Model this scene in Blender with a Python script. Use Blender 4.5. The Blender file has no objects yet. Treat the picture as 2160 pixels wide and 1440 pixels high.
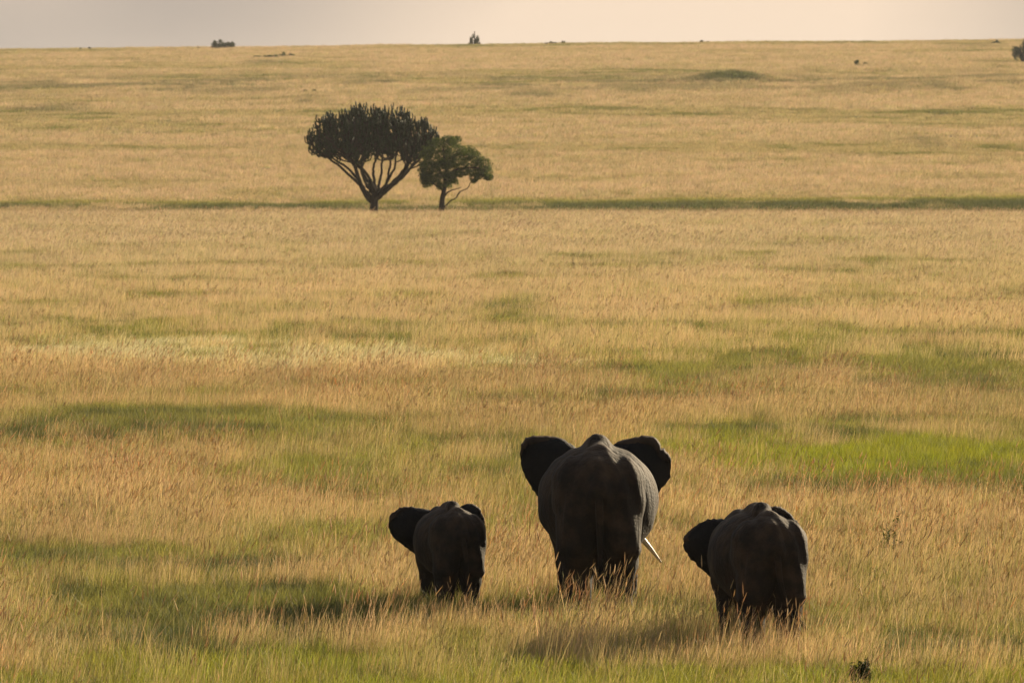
import bpy, math, random
import numpy as np
from mathutils import Vector, Matrix

sc = bpy.context.scene
R = math.radians
rng = np.random.default_rng(11)
random.seed(5)

# ------------------------------------------------------------------ camera
EYE = 7.0                                   # metres above the near plain
cam_d = bpy.data.cameras.new("camera")
cam_d.lens = 300.0
cam_d.sensor_width = 36.0
cam_d.clip_start = 1.0
cam_d.clip_end = 20000.0
cam_d.dof.use_dof = True
cam_d.dof.focus_distance = 128.0
cam_d.dof.aperture_fstop = 11.0
cam = bpy.data.objects.new("camera", cam_d)
sc.collection.objects.link(cam)
cam.location = (0, 0, EYE)
PITCH = math.atan((720 - 272) / 18000.0)
cam.rotation_euler = (math.pi / 2 - PITCH, 0, 0)
sc.camera = cam

# ------------------------------------------------------------------ sky and sun
SUN_EL = R(15.5)
SUN_AZ = R(32.0)          # clockwise from +Y (the view direction): from the right, a little beyond
sd = Vector((math.sin(SUN_AZ) * math.cos(SUN_EL), math.cos(SUN_AZ) * math.cos(SUN_EL), math.sin(SUN_EL)))

world = bpy.data.worlds.new("World")
sc.world = world
world.use_nodes = True
nt = world.node_tree
nt.nodes.clear()
N = nt.nodes.new
L = nt.links.new
wo = N("ShaderNodeOutputWorld")
bg = N("ShaderNodeBackground")
sky = N("ShaderNodeTexSky")
sky.sky_type = 'NISHITA'
sky.sun_disc = False
sky.sun_elevation = SUN_EL
sky.sun_rotation = SUN_AZ
sky.air_density = 1.0
sky.dust_density = 3.0
sky.ozone_density = 1.0
bg.inputs[1].default_value = 0.07
# thin high overcast and dust haze: cream towards the horizon, greyer where the cloud is thicker
tc = N("ShaderNodeTexCoord")
sep = N("ShaderNodeSeparateXYZ")
L(tc.outputs["Generated"], sep.inputs[0])
mp = N("ShaderNodeMapping")
mp.inputs["Scale"].default_value = (9.0, 9.0, 13.0)
mp.inputs["Location"].default_value = (6.58, 0.1, 0.2)
L(tc.outputs["Generated"], mp.inputs[0])
noi = N("ShaderNodeTexNoise")
noi.inputs["Scale"].default_value = 1.0
noi.inputs["Detail"].default_value = 2.0
noi.inputs["Roughness"].default_value = 0.5
L(mp.outputs[0], noi.inputs["Vector"])
cr = N("ShaderNodeValToRGB")
cr.color_ramp.elements[0].position = 0.40
cr.color_ramp.elements[0].color = (2.6, 2.38, 2.28, 1)
cr.color_ramp.elements[1].position = 0.60
cr.color_ramp.elements[1].color = (6.15, 4.95, 3.95, 1)
L(noi.outputs[0], cr.inputs[0])
mr = N("ShaderNodeMapRange")
mr.inputs["From Min"].default_value = 0.0
mr.inputs["From Max"].default_value = 0.45
mr.inputs["To Min"].default_value = 0.92
mr.inputs["To Max"].default_value = 0.15
L(sep.outputs[2], mr.inputs[0])
mx = N("ShaderNodeMix")
mx.data_type = 'RGBA'
L(mr.outputs[0], mx.inputs["Factor"])
L(sky.outputs[0], mx.inputs["A"])
L(cr.outputs[0], mx.inputs["B"])
L(mx.outputs["Result"], bg.inputs[0])
L(bg.outputs[0], wo.inputs[0])

sun_d = bpy.data.lights.new("sun", 'SUN')
sun_d.energy = 5.0
sun_d.angle = R(0.6)
sun_d.color = (1.0, 0.82, 0.55)
sun = bpy.data.objects.new("sun", sun_d)
sc.collection.objects.link(sun)
sun.rotation_euler = sd.to_track_quat('Z', 'Y').to_euler()

sc.view_settings.view_transform = 'Standard'
sc.view_settings.look = 'None'
sc.view_settings.gamma = 1.0
sc.view_settings.use_curve_mapping = False
sc.view_settings.exposure = 1.03
sc.render.engine = 'CYCLES'
sc.cycles.max_bounces = 6
sc.cycles.diffuse_bounces = 3
sc.cycles.transmission_bounces = 3
sc.cycles.volume_bounces = 0
sc.cycles.use_denoising = True

# ------------------------------------------------------------------ helpers
C = sc.collection

def link_mesh(name, me, parent=None):
    o = bpy.data.objects.new(name, me)
    C.objects.link(o)
    if parent is not None:
        o.parent = parent
    return o

def mesh_np(name, V, F, mat=None, smooth=True):
    """V (n,3); F list of face arrays, each (m,k)"""
    me = bpy.data.meshes.new(name)
    V = np.asarray(V, dtype=np.float32)
    me.vertices.add(len(V))
    me.vertices.foreach_set("co", V.ravel())
    loops, starts, tot = [], [], 0
    for f in F:
        f = np.asarray(f, dtype=np.int32)
        if len(f) == 0:
            continue
        k = f.shape[1]
        loops.append(f.ravel())
        starts.append(np.arange(len(f), dtype=np.int32) * k + tot)
        tot += f.size
    loops = np.concatenate(loops)
    starts = np.concatenate(starts)
    me.loops.add(len(loops))
    me.loops.foreach_set("vertex_index", loops)
    me.polygons.add(len(starts))
    me.polygons.foreach_set("loop_start", starts)
    me.update(calc_edges=True)
    me.validate()
    if smooth:
        me.polygons.foreach_set("use_smooth", np.ones(len(me.polygons), dtype=bool))
    if mat:
        me.materials.append(mat)
    return me

def thing(name, label, cat, loc=(0, 0, 0), rz=0.0, group=None):
    o = bpy.data.objects.new(name, None)
    C.objects.link(o)
    o.location = loc
    o.rotation_euler = (0, 0, rz)
    o["label"] = label
    o["category"] = cat
    if group:
        o["group"] = group
    return o

def smooth(a, b, x):
    t = np.clip((x - a) / (b - a), 0, 1)
    return t * t * (3 - 2 * t)

def _hash(ix, iy, seed):
    n = (ix.astype(np.int64) * 374761393 + iy.astype(np.int64) * 668265263 + seed * 144665) & 0xffffffff
    n = ((n ^ (n >> 13)) * 1274126177) & 0xffffffff
    n = n ^ (n >> 16)
    return (n & 0xffffff) / float(0xffffff)

def vnoise(x, y, seed=0):
    ix = np.floor(x); iy = np.floor(y)
    fx = x - ix; fy = y - iy
    fx = fx * fx * (3 - 2 * fx); fy = fy * fy * (3 - 2 * fy)
    a = _hash(ix, iy, seed); b = _hash(ix + 1, iy, seed)
    c = _hash(ix, iy + 1, seed); d = _hash(ix + 1, iy + 1, seed)
    return (a * (1 - fx) + b * fx) * (1 - fy) + (c * (1 - fx) + d * fx) * fy

def fbm(x, y, seed=0, octs=4):
    s = 0; a = 0.5; t = 0
    for o in range(octs):
        s = s + a * vnoise(x * 2 ** o + 17.3 * o, y * 2 ** o - 9.1 * o, seed + o)
        t += a; a *= 0.55
    return s / t

# ------------------------------------------------------------------ terrain
def terrain_z(x, y):
    x = np.asarray(x, dtype=float); y = np.asarray(y, dtype=float)
    near = 0.10 * (fbm(x / 9.0, y / 14.0, 3, 3) - 0.5) * smooth(130, 180, y)
    near = near + 0.5 * (fbm(x / 30.0, y / 60.0, 8, 3) - 0.5) * smooth(170, 300, y) * (1 - smooth(560, 660, y))
    dip = -1.4 * smooth(664, 736, y)
    slope = 0.0222 * (y - 838)
    slope = np.where(y > 838, slope, 0.0)
    yc = 2120.0
    over = np.where(y > yc, (y - yc), 0.0)
    slope = slope - over * 0.0222 * smooth(0, 260, over) - 0.02 * np.maximum(over - 120, 0)
    ramp = smooth(838, 1000, y)
    tilt = x * 0.0092 * smooth(838, 2100, y)
    hill = 1.3 * (fbm(x / 70.0, y / 120.0, 21, 4) - 0.5) * ramp * (1 - 0.5 * smooth(1900, 2100, y))
    hill = hill + 0.45 * (fbm(x / 16.0, y / 22.0, 31, 3) - 0.5) * ramp
    # low mound on the right of the far slope
    mound = 1.9 * np.exp(-(((x - 40) / 9.5) ** 2 + ((y - 1575) / 24) ** 2))
    return near + dip + slope + tilt + hill + mound

def P(px, py, h=0.0):
    """world point on the near plain seen at photograph pixel (px, py)"""
    Y = EYE * 18000.0 / (py - 272.0)
    return (px - 1080.0) / 18000.0 * Y, Y

def hill_point(px, py):
    """march along the sight line until it meets the far slope"""
    ys = np.arange(800, 2300, 1.0)
    xs = (px - 1080.0) / 18000.0 * ys
    z = terrain_z(xs, ys)
    ray = EYE - (py - 272.0) / 18000.0 * ys
    hit = np.where(z >= ray)[0]
    i = hit[0] if len(hit) else int(np.argmin(ray - z))
    return xs[i], ys[i], z[i]

def node_mat(name):
    m = bpy.data.materials.new(name)
    m.use_nodes = True
    n = m.node_tree
    n.nodes.clear()
    out = n.nodes.new("ShaderNodeOutputMaterial")
    return m, n, out

# soil and thatch between the tufts
m_soil, n, out = node_mat("soil_thatch")
b = n.nodes.new("ShaderNodeBsdfPrincipled")
b.inputs["Roughness"].default_value = 1.0
b.inputs["Specular IOR Level"].default_value = 0.1
geo = n.nodes.new("ShaderNodeNewGeometry")
nz = n.nodes.new("ShaderNodeTexNoise")
nz.inputs["Scale"].default_value = 0.35
nz.inputs["Detail"].default_value = 9
n.links.new(geo.outputs["Position"], nz.inputs["Vector"])
cr2 = n.nodes.new("ShaderNodeValToRGB")
cr2.color_ramp.elements[0].position = 0.35
cr2.color_ramp.elements[0].color = (0.10, 0.105, 0.035, 1)
cr2.color_ramp.elements[1].position = 0.62
cr2.color_ramp.elements[1].color = (0.24, 0.17, 0.085, 1)
n.links.new(nz.outputs[0], cr2.inputs[0])
n.links.new(cr2.outputs[0], b.inputs["Base Color"])
bp = n.nodes.new("ShaderNodeBump")
bp.inputs["Distance"].default_value = 0.1
n.links.new(nz.outputs[0], bp.inputs["Height"])
n.links.new(bp.outputs[0], b.inputs["Normal"])
n.links.new(b.outputs[0], out.inputs[0])

gy = np.concatenate([np.arange(-300, 90, 30), np.arange(90, 260, 2.5), np.arange(260, 680, 7), np.arange(680, 860, 3),
                     np.arange(860, 2500, 8), np.linspace(2500, 4200, 18)])
gx = np.concatenate([np.linspace(-1500, -180, 18), np.arange(-160, 161, 4.0), np.linspace(180, 1500, 18)])
GX, GY = np.meshgrid(gx, gy)
GZ = terrain_z(GX, GY)
V = np.stack([GX.ravel(), GY.ravel(), GZ.ravel()], 1)
nx, ny = len(gx), len(gy)
idx = np.arange(nx * ny).reshape(ny, nx)
F = np.stack([idx[:-1, :-1].ravel(), idx[:-1, 1:].ravel(), idx[1:, 1:].ravel(), idx[1:, :-1].ravel()], 1)
ground = link_mesh("ground", mesh_np("ground", V, [F], m_soil))
ground["kind"] = "structure"

# ------------------------------------------------------------------ grass
def grass_mat(name, transl, rough=0.7, root=(0.8, 1.0, 0.6)):
    m, n, out = node_mat(name)
    at = n.nodes.new("ShaderNodeAttribute"); at.attribute_type = 'INSTANCER'; at.attribute_name = "tuft_colour"
    bc = n.nodes.new("ShaderNodeAttribute"); bc.attribute_type = 'GEOMETRY'; bc.attribute_name = "blade_tint"
    mul = n.nodes.new("ShaderNodeMix"); mul.data_type = 'RGBA'; mul.blend_type = 'MULTIPLY'
    mul.inputs["Factor"].default_value = 1.0
    n.links.new(at.outputs["Color"], mul.inputs["A"])
    n.links.new(bc.outputs["Color"], mul.inputs["B"])
    pr = n.nodes.new("ShaderNodeBsdfPrincipled")
    pr.inputs["Roughness"].default_value = rough
    pr.inputs["Specular IOR Level"].default_value = 0.25
    tr = n.nodes.new("ShaderNodeBsdfTranslucent")
    n.links.new(mul.outputs["Result"], pr.inputs["Base Color"])
    n.links.new(mul.outputs["Result"], tr.inputs["Color"])
    ms = n.nodes.new("ShaderNodeMixShader")
    ms.inputs[0].default_value = transl
    n.links.new(pr.outputs[0], ms.inputs[1])
    n.links.new(tr.outputs[0], ms.inputs[2])
    n.links.new(ms.outputs[0], out.inputs[0])
    return m

m_blade = grass_mat("grass_blade", 0.40)

def blades(nb, radius, h0, h1, width, lean=0.11, leanvar=0.15, curve=0.22, head=0.0, head_w=0.010, head_l=0.12,
           green_low=0.6, segs=3, seed=0, tint_var=0.20, drop=0.0, green_mix=0.0):
    """many ribbon blades (optionally with seed heads) as vertex/face/tint arrays"""
    g = np.random.default_rng(seed)
    a = g.uniform(0, 2 * np.pi, nb); r = radius * np.sqrt(g.uniform(0, 1, nb))
    # clump the roots
    ncl = max(4, nb // 9)
    ca = g.uniform(0, 2 * np.pi, ncl); crr = radius * np.sqrt(g.uniform(0, 1, ncl))
    ci = g.integers(0, ncl, nb)
    rx = 0.35 * r * np.cos(a) + 0.9 * crr[ci] * np.cos(ca[ci])
    ry = 0.35 * r * np.sin(a) + 0.9 * crr[ci] * np.sin(ca[ci])
    clh = g.uniform(0.8, 1.15, ncl)[ci]
    h = g.uniform(h0, h1, nb) * clh
    la = g.uniform(0, 2 * np.pi, nb)
    lv = np.abs(g.normal(0, leanvar, nb))
    lx = lean + lv * np.cos(la); ly = lv * np.sin(la)
    cu = g.normal(curve, curve * 0.7, nb)
    wa = g.uniform(0, np.pi, nb)
    w = width * g.uniform(0.6, 1.4, nb)
    ts = np.linspace(0, 1, segs + 1)
    Vs = []; Ts = []
    tint = 1 + g.normal(0, tint_var, nb)
    tint = np.clip(tint, 0.45, 1.7)
    hue = g.normal(0, 0.035, nb)
    col_tip = np.stack([tint * (1 + hue), tint, tint * (1 - hue)], 1)
    gb = g.uniform(0, 1, nb) < green_mix
    col_tip[gb] *= np.array([0.50, 0.66, 0.30]) * g.uniform(.8, 1.3, (int(gb.sum()), 1))
    low = np.array([0.62, 0.92, 0.40]) * green_low + np.array([1, 1, 1]) * (1 - green_low)
    for k, t in enumerate(ts):
        bend = t + cu * t * t
        cx = rx + lx * bend * h; cy = ry + ly * bend * h
        cz = h * (t - drop * np.maximum(t - 0.6, 0) ** 2 * 2.0) - 0.02
        ww = w * (1 - 0.8 * t ** 1.5) * 0.5
        c = col_tip * (low[None] * (1 - t) ** 1.2 + (1 - (1 - t) ** 1.2))
        for s in (-1, 1):
            Vs.append(np.stack([cx + s * ww * np.cos(wa), cy + s * ww * np.sin(wa), cz], 1)); Ts.append(c)
    V = np.stack(Vs, 1).reshape(-1, 3); T = np.stack(Ts, 1).reshape(-1, 3)
    per = 2 * (segs + 1)
    base = np.arange(nb)[:, None] * per
    F = np.concatenate([np.stack([base[:, 0] + 2 * k, base[:, 0] + 2 * k + 1, base[:, 0] + 2 * k + 3, base[:, 0] + 2 * k + 2], 1)
                        for k in range(segs)])
    if head > 0:
        pick = np.where(g.uniform(0, 1, nb) < head)[0]
        nh = len(pick)
        bend = 1 + cu[pick]
        tipx = rx[pick] + lx[pick] * bend * h[pick]; tipy = ry[pick] + ly[pick] * bend * h[pick]; tipz = h[pick] * (1 - drop * .32)
        dl = head_l * g.uniform(0.6, 1.3, nh)
        dx = (lx[pick] + cu[pick] * 0.5 + g.normal(0, .2, nh)); dy = ly[pick] + g.normal(0, .2, nh); dz = np.ones(nh)
        nn = np.sqrt(dx * dx + dy * dy + dz * dz)
        dx, dy, dz = dx / nn * dl, dy / nn * dl, dz / nn * dl
        hw = head_w * g.uniform(0.6, 1.3, nh)
        b0 = len(V)
        hv = []
        for (t, wsc) in ((-0.15, 0.0), (0.25, 1.0), (0.7, 0.75), (1.1, 0.0)):
            p0 = np.stack([tipx + dx * t, tipy + dy * t, tipz + dz * t], 1)
            for q in range(3):
                aa = wa[pick] + q * 2 * np.pi / 3
                hv.append(p0 + np.stack([np.cos(aa), np.sin(aa), np.zeros(nh)], 1) * (hw * wsc)[:, None])
        HV = np.stack(hv, 1).reshape(-1, 3)
        hb = b0 + np.arange(nh) * 12
        fs = []
        for k in range(3):
            for q in range(3):
                q2 = (q + 1) % 3
                fs.append(np.stack([hb + k * 3 + q, hb + k * 3 + q2, hb + (k + 1) * 3 + q2, hb + (k + 1) * 3 + q], 1))
        V = np.concatenate([V, HV])
        hc = col_tip[pick] * np.array([1.0, .99, 0.95])
        T = np.concatenate([T, np.repeat(hc, 12, 0)])
        F = np.concatenate([F] + fs)
    return V, F, T

def proto(name, *parts):
    Vs, Fs, Ts = [], [], []; o = 0
    for V, F, T in parts:
        Vs.append(V); Fs.append(F + o); Ts.append(T); o += len(V)
    V = np.concatenate(Vs); F = np.concatenate(Fs); T = np.concatenate(Ts)
    me = bpy.data.meshes.new(name)
    me.vertices.add(len(V)); me.vertices.foreach_set("co", V.astype(np.float32).ravel())
    me.loops.add(F.size); me.loops.foreach_set("vertex_index", F.astype(np.int32).ravel())
    me.polygons.add(len(F)); me.polygons.foreach_set("loop_start", np.arange(len(F), dtype=np.int32) * 4)
    me.update(calc_edges=True)
    at = me.attributes.new("blade_tint", 'FLOAT_COLOR', 'POINT')
    at.data.foreach_set("color", np.concatenate([T, np.ones((len(T), 1))], 1).astype(np.float32).ravel())
    me.materials.append(m_blade)
    return bpy.data.objects.new(name, me)

def proto_collection(name, objs):
    c = bpy.data.collections.new(name)
    for o in objs:
        c.objects.link(o)
    return c

NV = 5
def build_set(tag, wf, cnt, rad, hd=1.0, tv=.20):
    """order in the collection: dry x NV, green x NV, stalks x NV, pale x NV"""
    out = []
    for i in range(NV):
        out.append(proto(f"a_dry_{tag}_{i}",
                         blades(int(90 * cnt), rad, .30, .74, .0055 * wf, seed=100 + i, green_low=.7, head=.16 * hd, head_w=.0036 * wf, head_l=.09, tint_var=tv, green_mix=.16),
                         blades(int(45 * cnt), rad, .15, .38, .008 * wf, seed=200 + i, green_low=.9, lean=.06, leanvar=.30, curve=.5, tint_var=tv, green_mix=.45)))
    for i in range(NV):
        out.append(proto(f"b_green_{tag}_{i}",
                         blades(int(120 * cnt), rad, .20, .52, .009 * wf, seed=300 + i, green_low=.45, lean=.08, leanvar=.24, curve=.45, drop=.4, tint_var=tv * 1.3)))
    for i in range(NV):
        out.append(proto(f"c_stalk_{tag}_{i}",
                         blades(int(16 * cnt), rad * .9, .60, .60 + .42 * (.5 + .5 * hd), .0050 * wf, seed=400 + i, green_low=.2, head=.8 * hd, head_w=.0075 * wf, head_l=.14, tint_var=tv,
                                lean=.20, leanvar=.22, curve=.3, segs=4)))
    for i in range(NV):
        out.append(proto(f"d_pale_{tag}_{i}",
                         blades(int(130 * cnt), rad, .25, .55, .007 * wf, seed=500 + i, green_low=.35, lean=.22, leanvar=.2, curve=.6, drop=.6, head=.0, tint_var=tv)))
    return proto_collection("tufts_" + tag, out)

set_near = build_set("near", 1.0, 1.1, 0.42)
set_mid = build_set("mid", 1.7, 0.9, 0.55, .25, .13)
set_far = build_set("far", 5.5, 0.55, 1.0, 0.0, .10)

def scatter(name, col, pts, rot, scl, idx_, colour, label):
    me = bpy.data.meshes.new(name)
    nP = len(pts)
    me.vertices.add(nP); me.vertices.foreach_set("co", pts.astype(np.float32).ravel())
    def add(nm, ty, arr, key="value"):
        a = me.attributes.new(nm, ty, 'POINT'); a.data.foreach_set(key, arr.ravel())
    add("tuft_rot", 'FLOAT_VECTOR', rot.astype(np.float32), "vector")
    add("tuft_scale", 'FLOAT_VECTOR', scl.astype(np.float32), "vector")
    add("tuft_kind", 'INT', idx_.astype(np.int32))
    add("tuft_colour", 'FLOAT_COLOR', np.concatenate([colour, np.ones((nP, 1))], 1).astype(np.float32), "color")
    me.update()
    o = link_mesh(name, me)
    o["kind"] = "stuff"; o["label"] = label; o["category"] = "grass"
    ng = bpy.data.node_groups.new(name, 'GeometryNodeTree')
    ng.interface.new_socket("Geometry", in_out='INPUT', socket_type='NodeSocketGeometry')
    ng.interface.new_socket("Geometry", in_out='OUTPUT', socket_type='NodeSocketGeometry')
    gi = ng.nodes.new("NodeGroupInput"); go = ng.nodes.new("NodeGroupOutput")
    iop = ng.nodes.new("GeometryNodeInstanceOnPoints")
    ci = ng.nodes.new("GeometryNodeCollectionInfo")
    ci.inputs["Collection"].default_value = col
    ci.inputs["Separate Children"].default_value = True
    ci.inputs["Reset Children"].default_value = True
    def named(nm, ty):
        q = ng.nodes.new("GeometryNodeInputNamedAttribute"); q.data_type = ty; q.inputs["Name"].default_value = nm
        return q.outputs["Attribute"]
    ng.links.new(gi.outputs[0], iop.inputs["Points"])
    ng.links.new(ci.outputs[0], iop.inputs["Instance"])
    iop.inputs["Pick Instance"].default_value = True
    ng.links.new(named("tuft_kind", 'INT'), iop.inputs["Instance Index"])
    ng.links.new(named("tuft_rot", 'FLOAT_VECTOR'), iop.inputs["Rotation"])
    ng.links.new(named("tuft_scale", 'FLOAT_VECTOR'), iop.inputs["Scale"])
    ng.links.new(iop.outputs[0], go.inputs[0])
    md = o.modifiers.new("tufts", 'NODES'); md.node_group = ng
    return o

# patches of the sward. each: centre (x, distance), half sizes, greenness, brightness of green, height change, pale share
PATCH = []
def patch(px, pyv, rpx, rpy, green=0.0, h=0.0, pale=0.0, dark=0.0, lush=0.0):
    """photo position of what shows -> an ellipse on the plain (metres)"""
    g = lambda v: (v - 19.3) / 0.929
    x0, y0 = P(px, g(pyv))
    _, ya = P(px, g(pyv + rpy)); _, yb = P(px, max(g(pyv - rpy), 420))
    PATCH.append((x0, y0, rpx / 18000.0 * y0, abs(y0 - ya) * 1.25, abs(yb - y0) * 1.25, green, h, pale, dark, lush))
# left hollow's shade painted as dark grass, green strips and lush patch right
patch(1900, 950, 500, 48, green=1.05, lush=1.0, h=.12)
patch(1930, 992, 330, 11, green=1.0, dark=.9, h=.05)  # shaded foot of the lush patch, painted as dark green
patch(1500, 968, 240, 6, green=.8, dark=.4)
patch(1130, 975, 160, 7, green=.7, dark=.3)
patch(650, 990, 200, 8, green=.7, dark=.5)
patch(1500, 950, 170, 30, green=.7, lush=.45)
patch(1880, 1010, 380, 10, green=.6, h=-.55)
patch(760, 955, 360, 45, green=.72, lush=.25, h=.05)
patch(640, 1018, 260, 9, green=.5, h=-.45)
patch(120, 925, 240, 28, green=.55)
patch(350, 855, 240, 22, green=.95, dark=.15, h=.05)
patch(390, 878, 190, 9, green=1.0, dark=.95, h=.0)  # shade in the hollow, painted into the grass colour
patch(120, 868, 120, 8, green=.8, dark=.5)
patch(330, 900, 280, 9, green=.5, h=-.5)
patch(20, 888, 80, 16, green=1.0, dark=1.0)
patch(230, 722, 280, 16, green=.5, pale=.8)
patch(500, 765, 300, 5, green=.6, dark=.2)
patch(680, 738, 400, 17, green=.5, pale=.85)
patch(980, 735, 160, 16, green=.45, pale=.4)
patch(250, 693, 70, 8, green=.9, dark=.2)
patch(760, 690, 220, 12, green=.5, dark=.4)
patch(60, 660, 90, 10, green=.7, dark=.5)
patch(620, 635, 130, 12, green=.45, dark=.2)
patch(1100, 632, 60, 10, green=.7)
patch(1150, 700, 120, 18, green=.4, dark=.35)
patch(1700, 735, 320, 26, green=.72, dark=.15)
patch(2030, 765, 220, 45, green=.85, dark=.3)
patch(1560, 790, 160, 22, green=.6, dark=.1)
patch(2090, 735, 110, 8, green=1, dark=.8)
patch(1640, 728, 70, 7, green=1, dark=.6)
patch(1830, 786, 60, 8, green=.9, dark=.8)
patch(2080, 800, 90, 8, green=1, dark=.7)
patch(1830, 780, 60, 14, green=.5, dark=.5)
patch(2050, 820, 160, 20, green=.5, dark=.4)
patch(2000, 560, 250, 22, green=.35)
patch(2150, 605, 40, 12, green=.6, dark=.5)
patch(420, 540, 260, 14, green=.25)
patch(1150, 560, 300, 15, green=.2)
patch(300, 1290, 300, 20, green=.95, dark=.8)  # elephants' shadow band painted in dark green, with the next patch
patch(620, 1258, 330, 34, green=1.0, dark=.8)  # right part of the painted shadow band
patch(150, 1200, 200, 30, green=.35)
patch(1050, 1260, 250, 30, green=.45)
patch(2000, 1230, 230, 50, green=.5, dark=.1)
patch(1750, 1220, 160, 40, green=.3)
patch(1100, 1405, 1500, 60, green=.78, lush=.55)
patch(1850, 1400, 300, 40, green=.8, lush=.5)
patch(120, 1380, 260, 40, green=.7, lush=.2)

def sward(x, y):
    """greenness, height factor, pale share, dark share, lushness at a spot"""
    far = smooth(800, 860, y)
    n1 = fbm(x / 4.6, y / 8.0, 41, 5)
    n2 = fbm(x / 1.8, y / 3.5, 51, 3)
    n3 = fbm(x / 18.0, y / 28.0, 61, 4)
    green = 0.10 + .80 * smooth(.49, .70, n1) + .40 * smooth(.50, .75, n2) + .22 * smooth(.48, .75, n3)
    green = green * (1 - .55 * smooth(380, 560, y))
    H = 0.82 + 0.55 * (fbm(x / 3.0, y / 6.0, 71, 3) - .5) + .4 * (n3 - .5)
    pale = np.zeros_like(x); dark = .9 * smooth(.54, .71, n2 * .6 + n1 * .4); lush = np.zeros_like(x)
    wob = (fbm(x / 3.6, y / 2.6, 81, 5) - .5) * 2.4
    for (x0, y0, rx, r_near, r_far, g, h, p, d, l) in PATCH:
        dy = y - y0
        ry = np.where(dy < 0, r_near, r_far)
        q = np.sqrt(((x - x0) / rx) ** 2 + (dy / ry) ** 2) + wob
        w = np.where(dy < 0, 1 - smooth(.92, 1.15, q), 1 - smooth(.45, 1.4, q + .35 * (n2 - .5)))
        green = np.maximum(green, g * w) ; H = H + h * w
        pale = np.maximum(pale, p * w); dark = np.maximum(dark, d * w); lush = np.maximum(lush, l * w)
    # the far slope: broad bands of greener and duller sward, a wet strip of tall grass at its foot
    f1 = fbm(x / 60.0, y / 55.0, 91, 5); f2 = fbm(x / 9.0, y / 13.0, 95, 5)
    gf = .12 + .55 * smooth(.45, .66, f1) + .55 * smooth(.50, .70, f2)
    df = .5 * smooth(.54, .70, f2 * .6 + f1 * .4)
    # belt of darker tussocks between 1500 and 1800 m
    belt = np.exp(-((y - 1580) / 150.0) ** 2) * smooth(.50, .60, fbm(x / 13.0, y / 20.0, 97, 4))
    belt = np.maximum(belt, np.exp(-(((x - 40) / 9.0) ** 2 + ((y - 1562) / 20) ** 2)) * 1.5)
    for (fx, fy, fr) in ((60, 163, 80), (540, 174, 75), (400, 169, 70), (660, 196, 34), (1820, 160, 60), (2070, 159, 120), (1990, 178, 70),
                         (760, 152, 60), (1130, 190, 60), (110, 212, 90), (560, 118, 50), (1960, 284, 40), (1340, 180, 50), (2060, 97, 60)):
        Yf = 25.6 / (.0222 - (272 - fy) / 18000.0); xf = (fx - 1080) / 18000.0 * Yf
        qq = ((x - xf) / (fr / 18000.0 * Yf)) ** 2 + ((y - Yf) / 36.0) ** 2 + 2.2 * (fbm(x / 5.0, y / 7.0, 111, 3) - .5)
        belt = np.maximum(belt, .95 * np.exp(-np.maximum(qq, 0)))
    strip = smooth(812, 822, y) * (1 - smooth(862, 900, y - .30 * np.clip(x, -20, 60) + 22 * (fbm(x / 9.0, y / 9.0, 98, 3) - .5))) * smooth(.22, .50, fbm(x / 8.0, y / 14.0, 99, 3) + .0022 * x + .02)
    sdark = strip * (1 - smooth(852, 880, y - .2 * np.clip(x, -20, 60)))
    gf = np.maximum(gf, np.maximum(1.0 * belt, 1.45 * strip)); df = np.maximum(df, np.maximum(.8 * np.clip(belt, 0, 1.1), 1.0 * sdark))
    Hf = .85 + .4 * (f2 - .5) + .7 * sdark + .8 * belt
    green = green * (1 - far) + gf * far; H = H * (1 - far) + Hf * far
    dark = dark * (1 - far) + df * far; pale = pale * (1 - far)
    cl = fbm(x / .7, y / 1.6, 131, 3)
    green = green + (cl - .5) * 2.2 * np.clip(green * (1.15 - green), 0, .3) * (1 - far)
    dark = dark * (1 - far * 0) * np.where(far > .5, 1, np.clip(.55 + 1.6 * (cl - .35), 0, 1.2))
    lush = lush * np.clip(.65 + 1.8 * (cl - .35), 0, 1)
    return np.clip(green, 0, 1.25), np.clip(H, .3, 1.9), pale, np.clip(dark, 0, 1), lush

DRY_PINK = np.array([0.57, 0.415, 0.265])
DRY_GOLD = np.array([0.61, 0.41, 0.22])
GREEN = np.array([0.26, 0.235, 0.055])
LUSH = np.array([0.27, 0.275, 0.022])
PALE = np.array([0.62, 0.53, 0.30])
DARKG_AND_SHADE = np.array([0.075, 0.085, 0.032])  # dark green grass; also stands in for shade in hollows and shadow band

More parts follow.
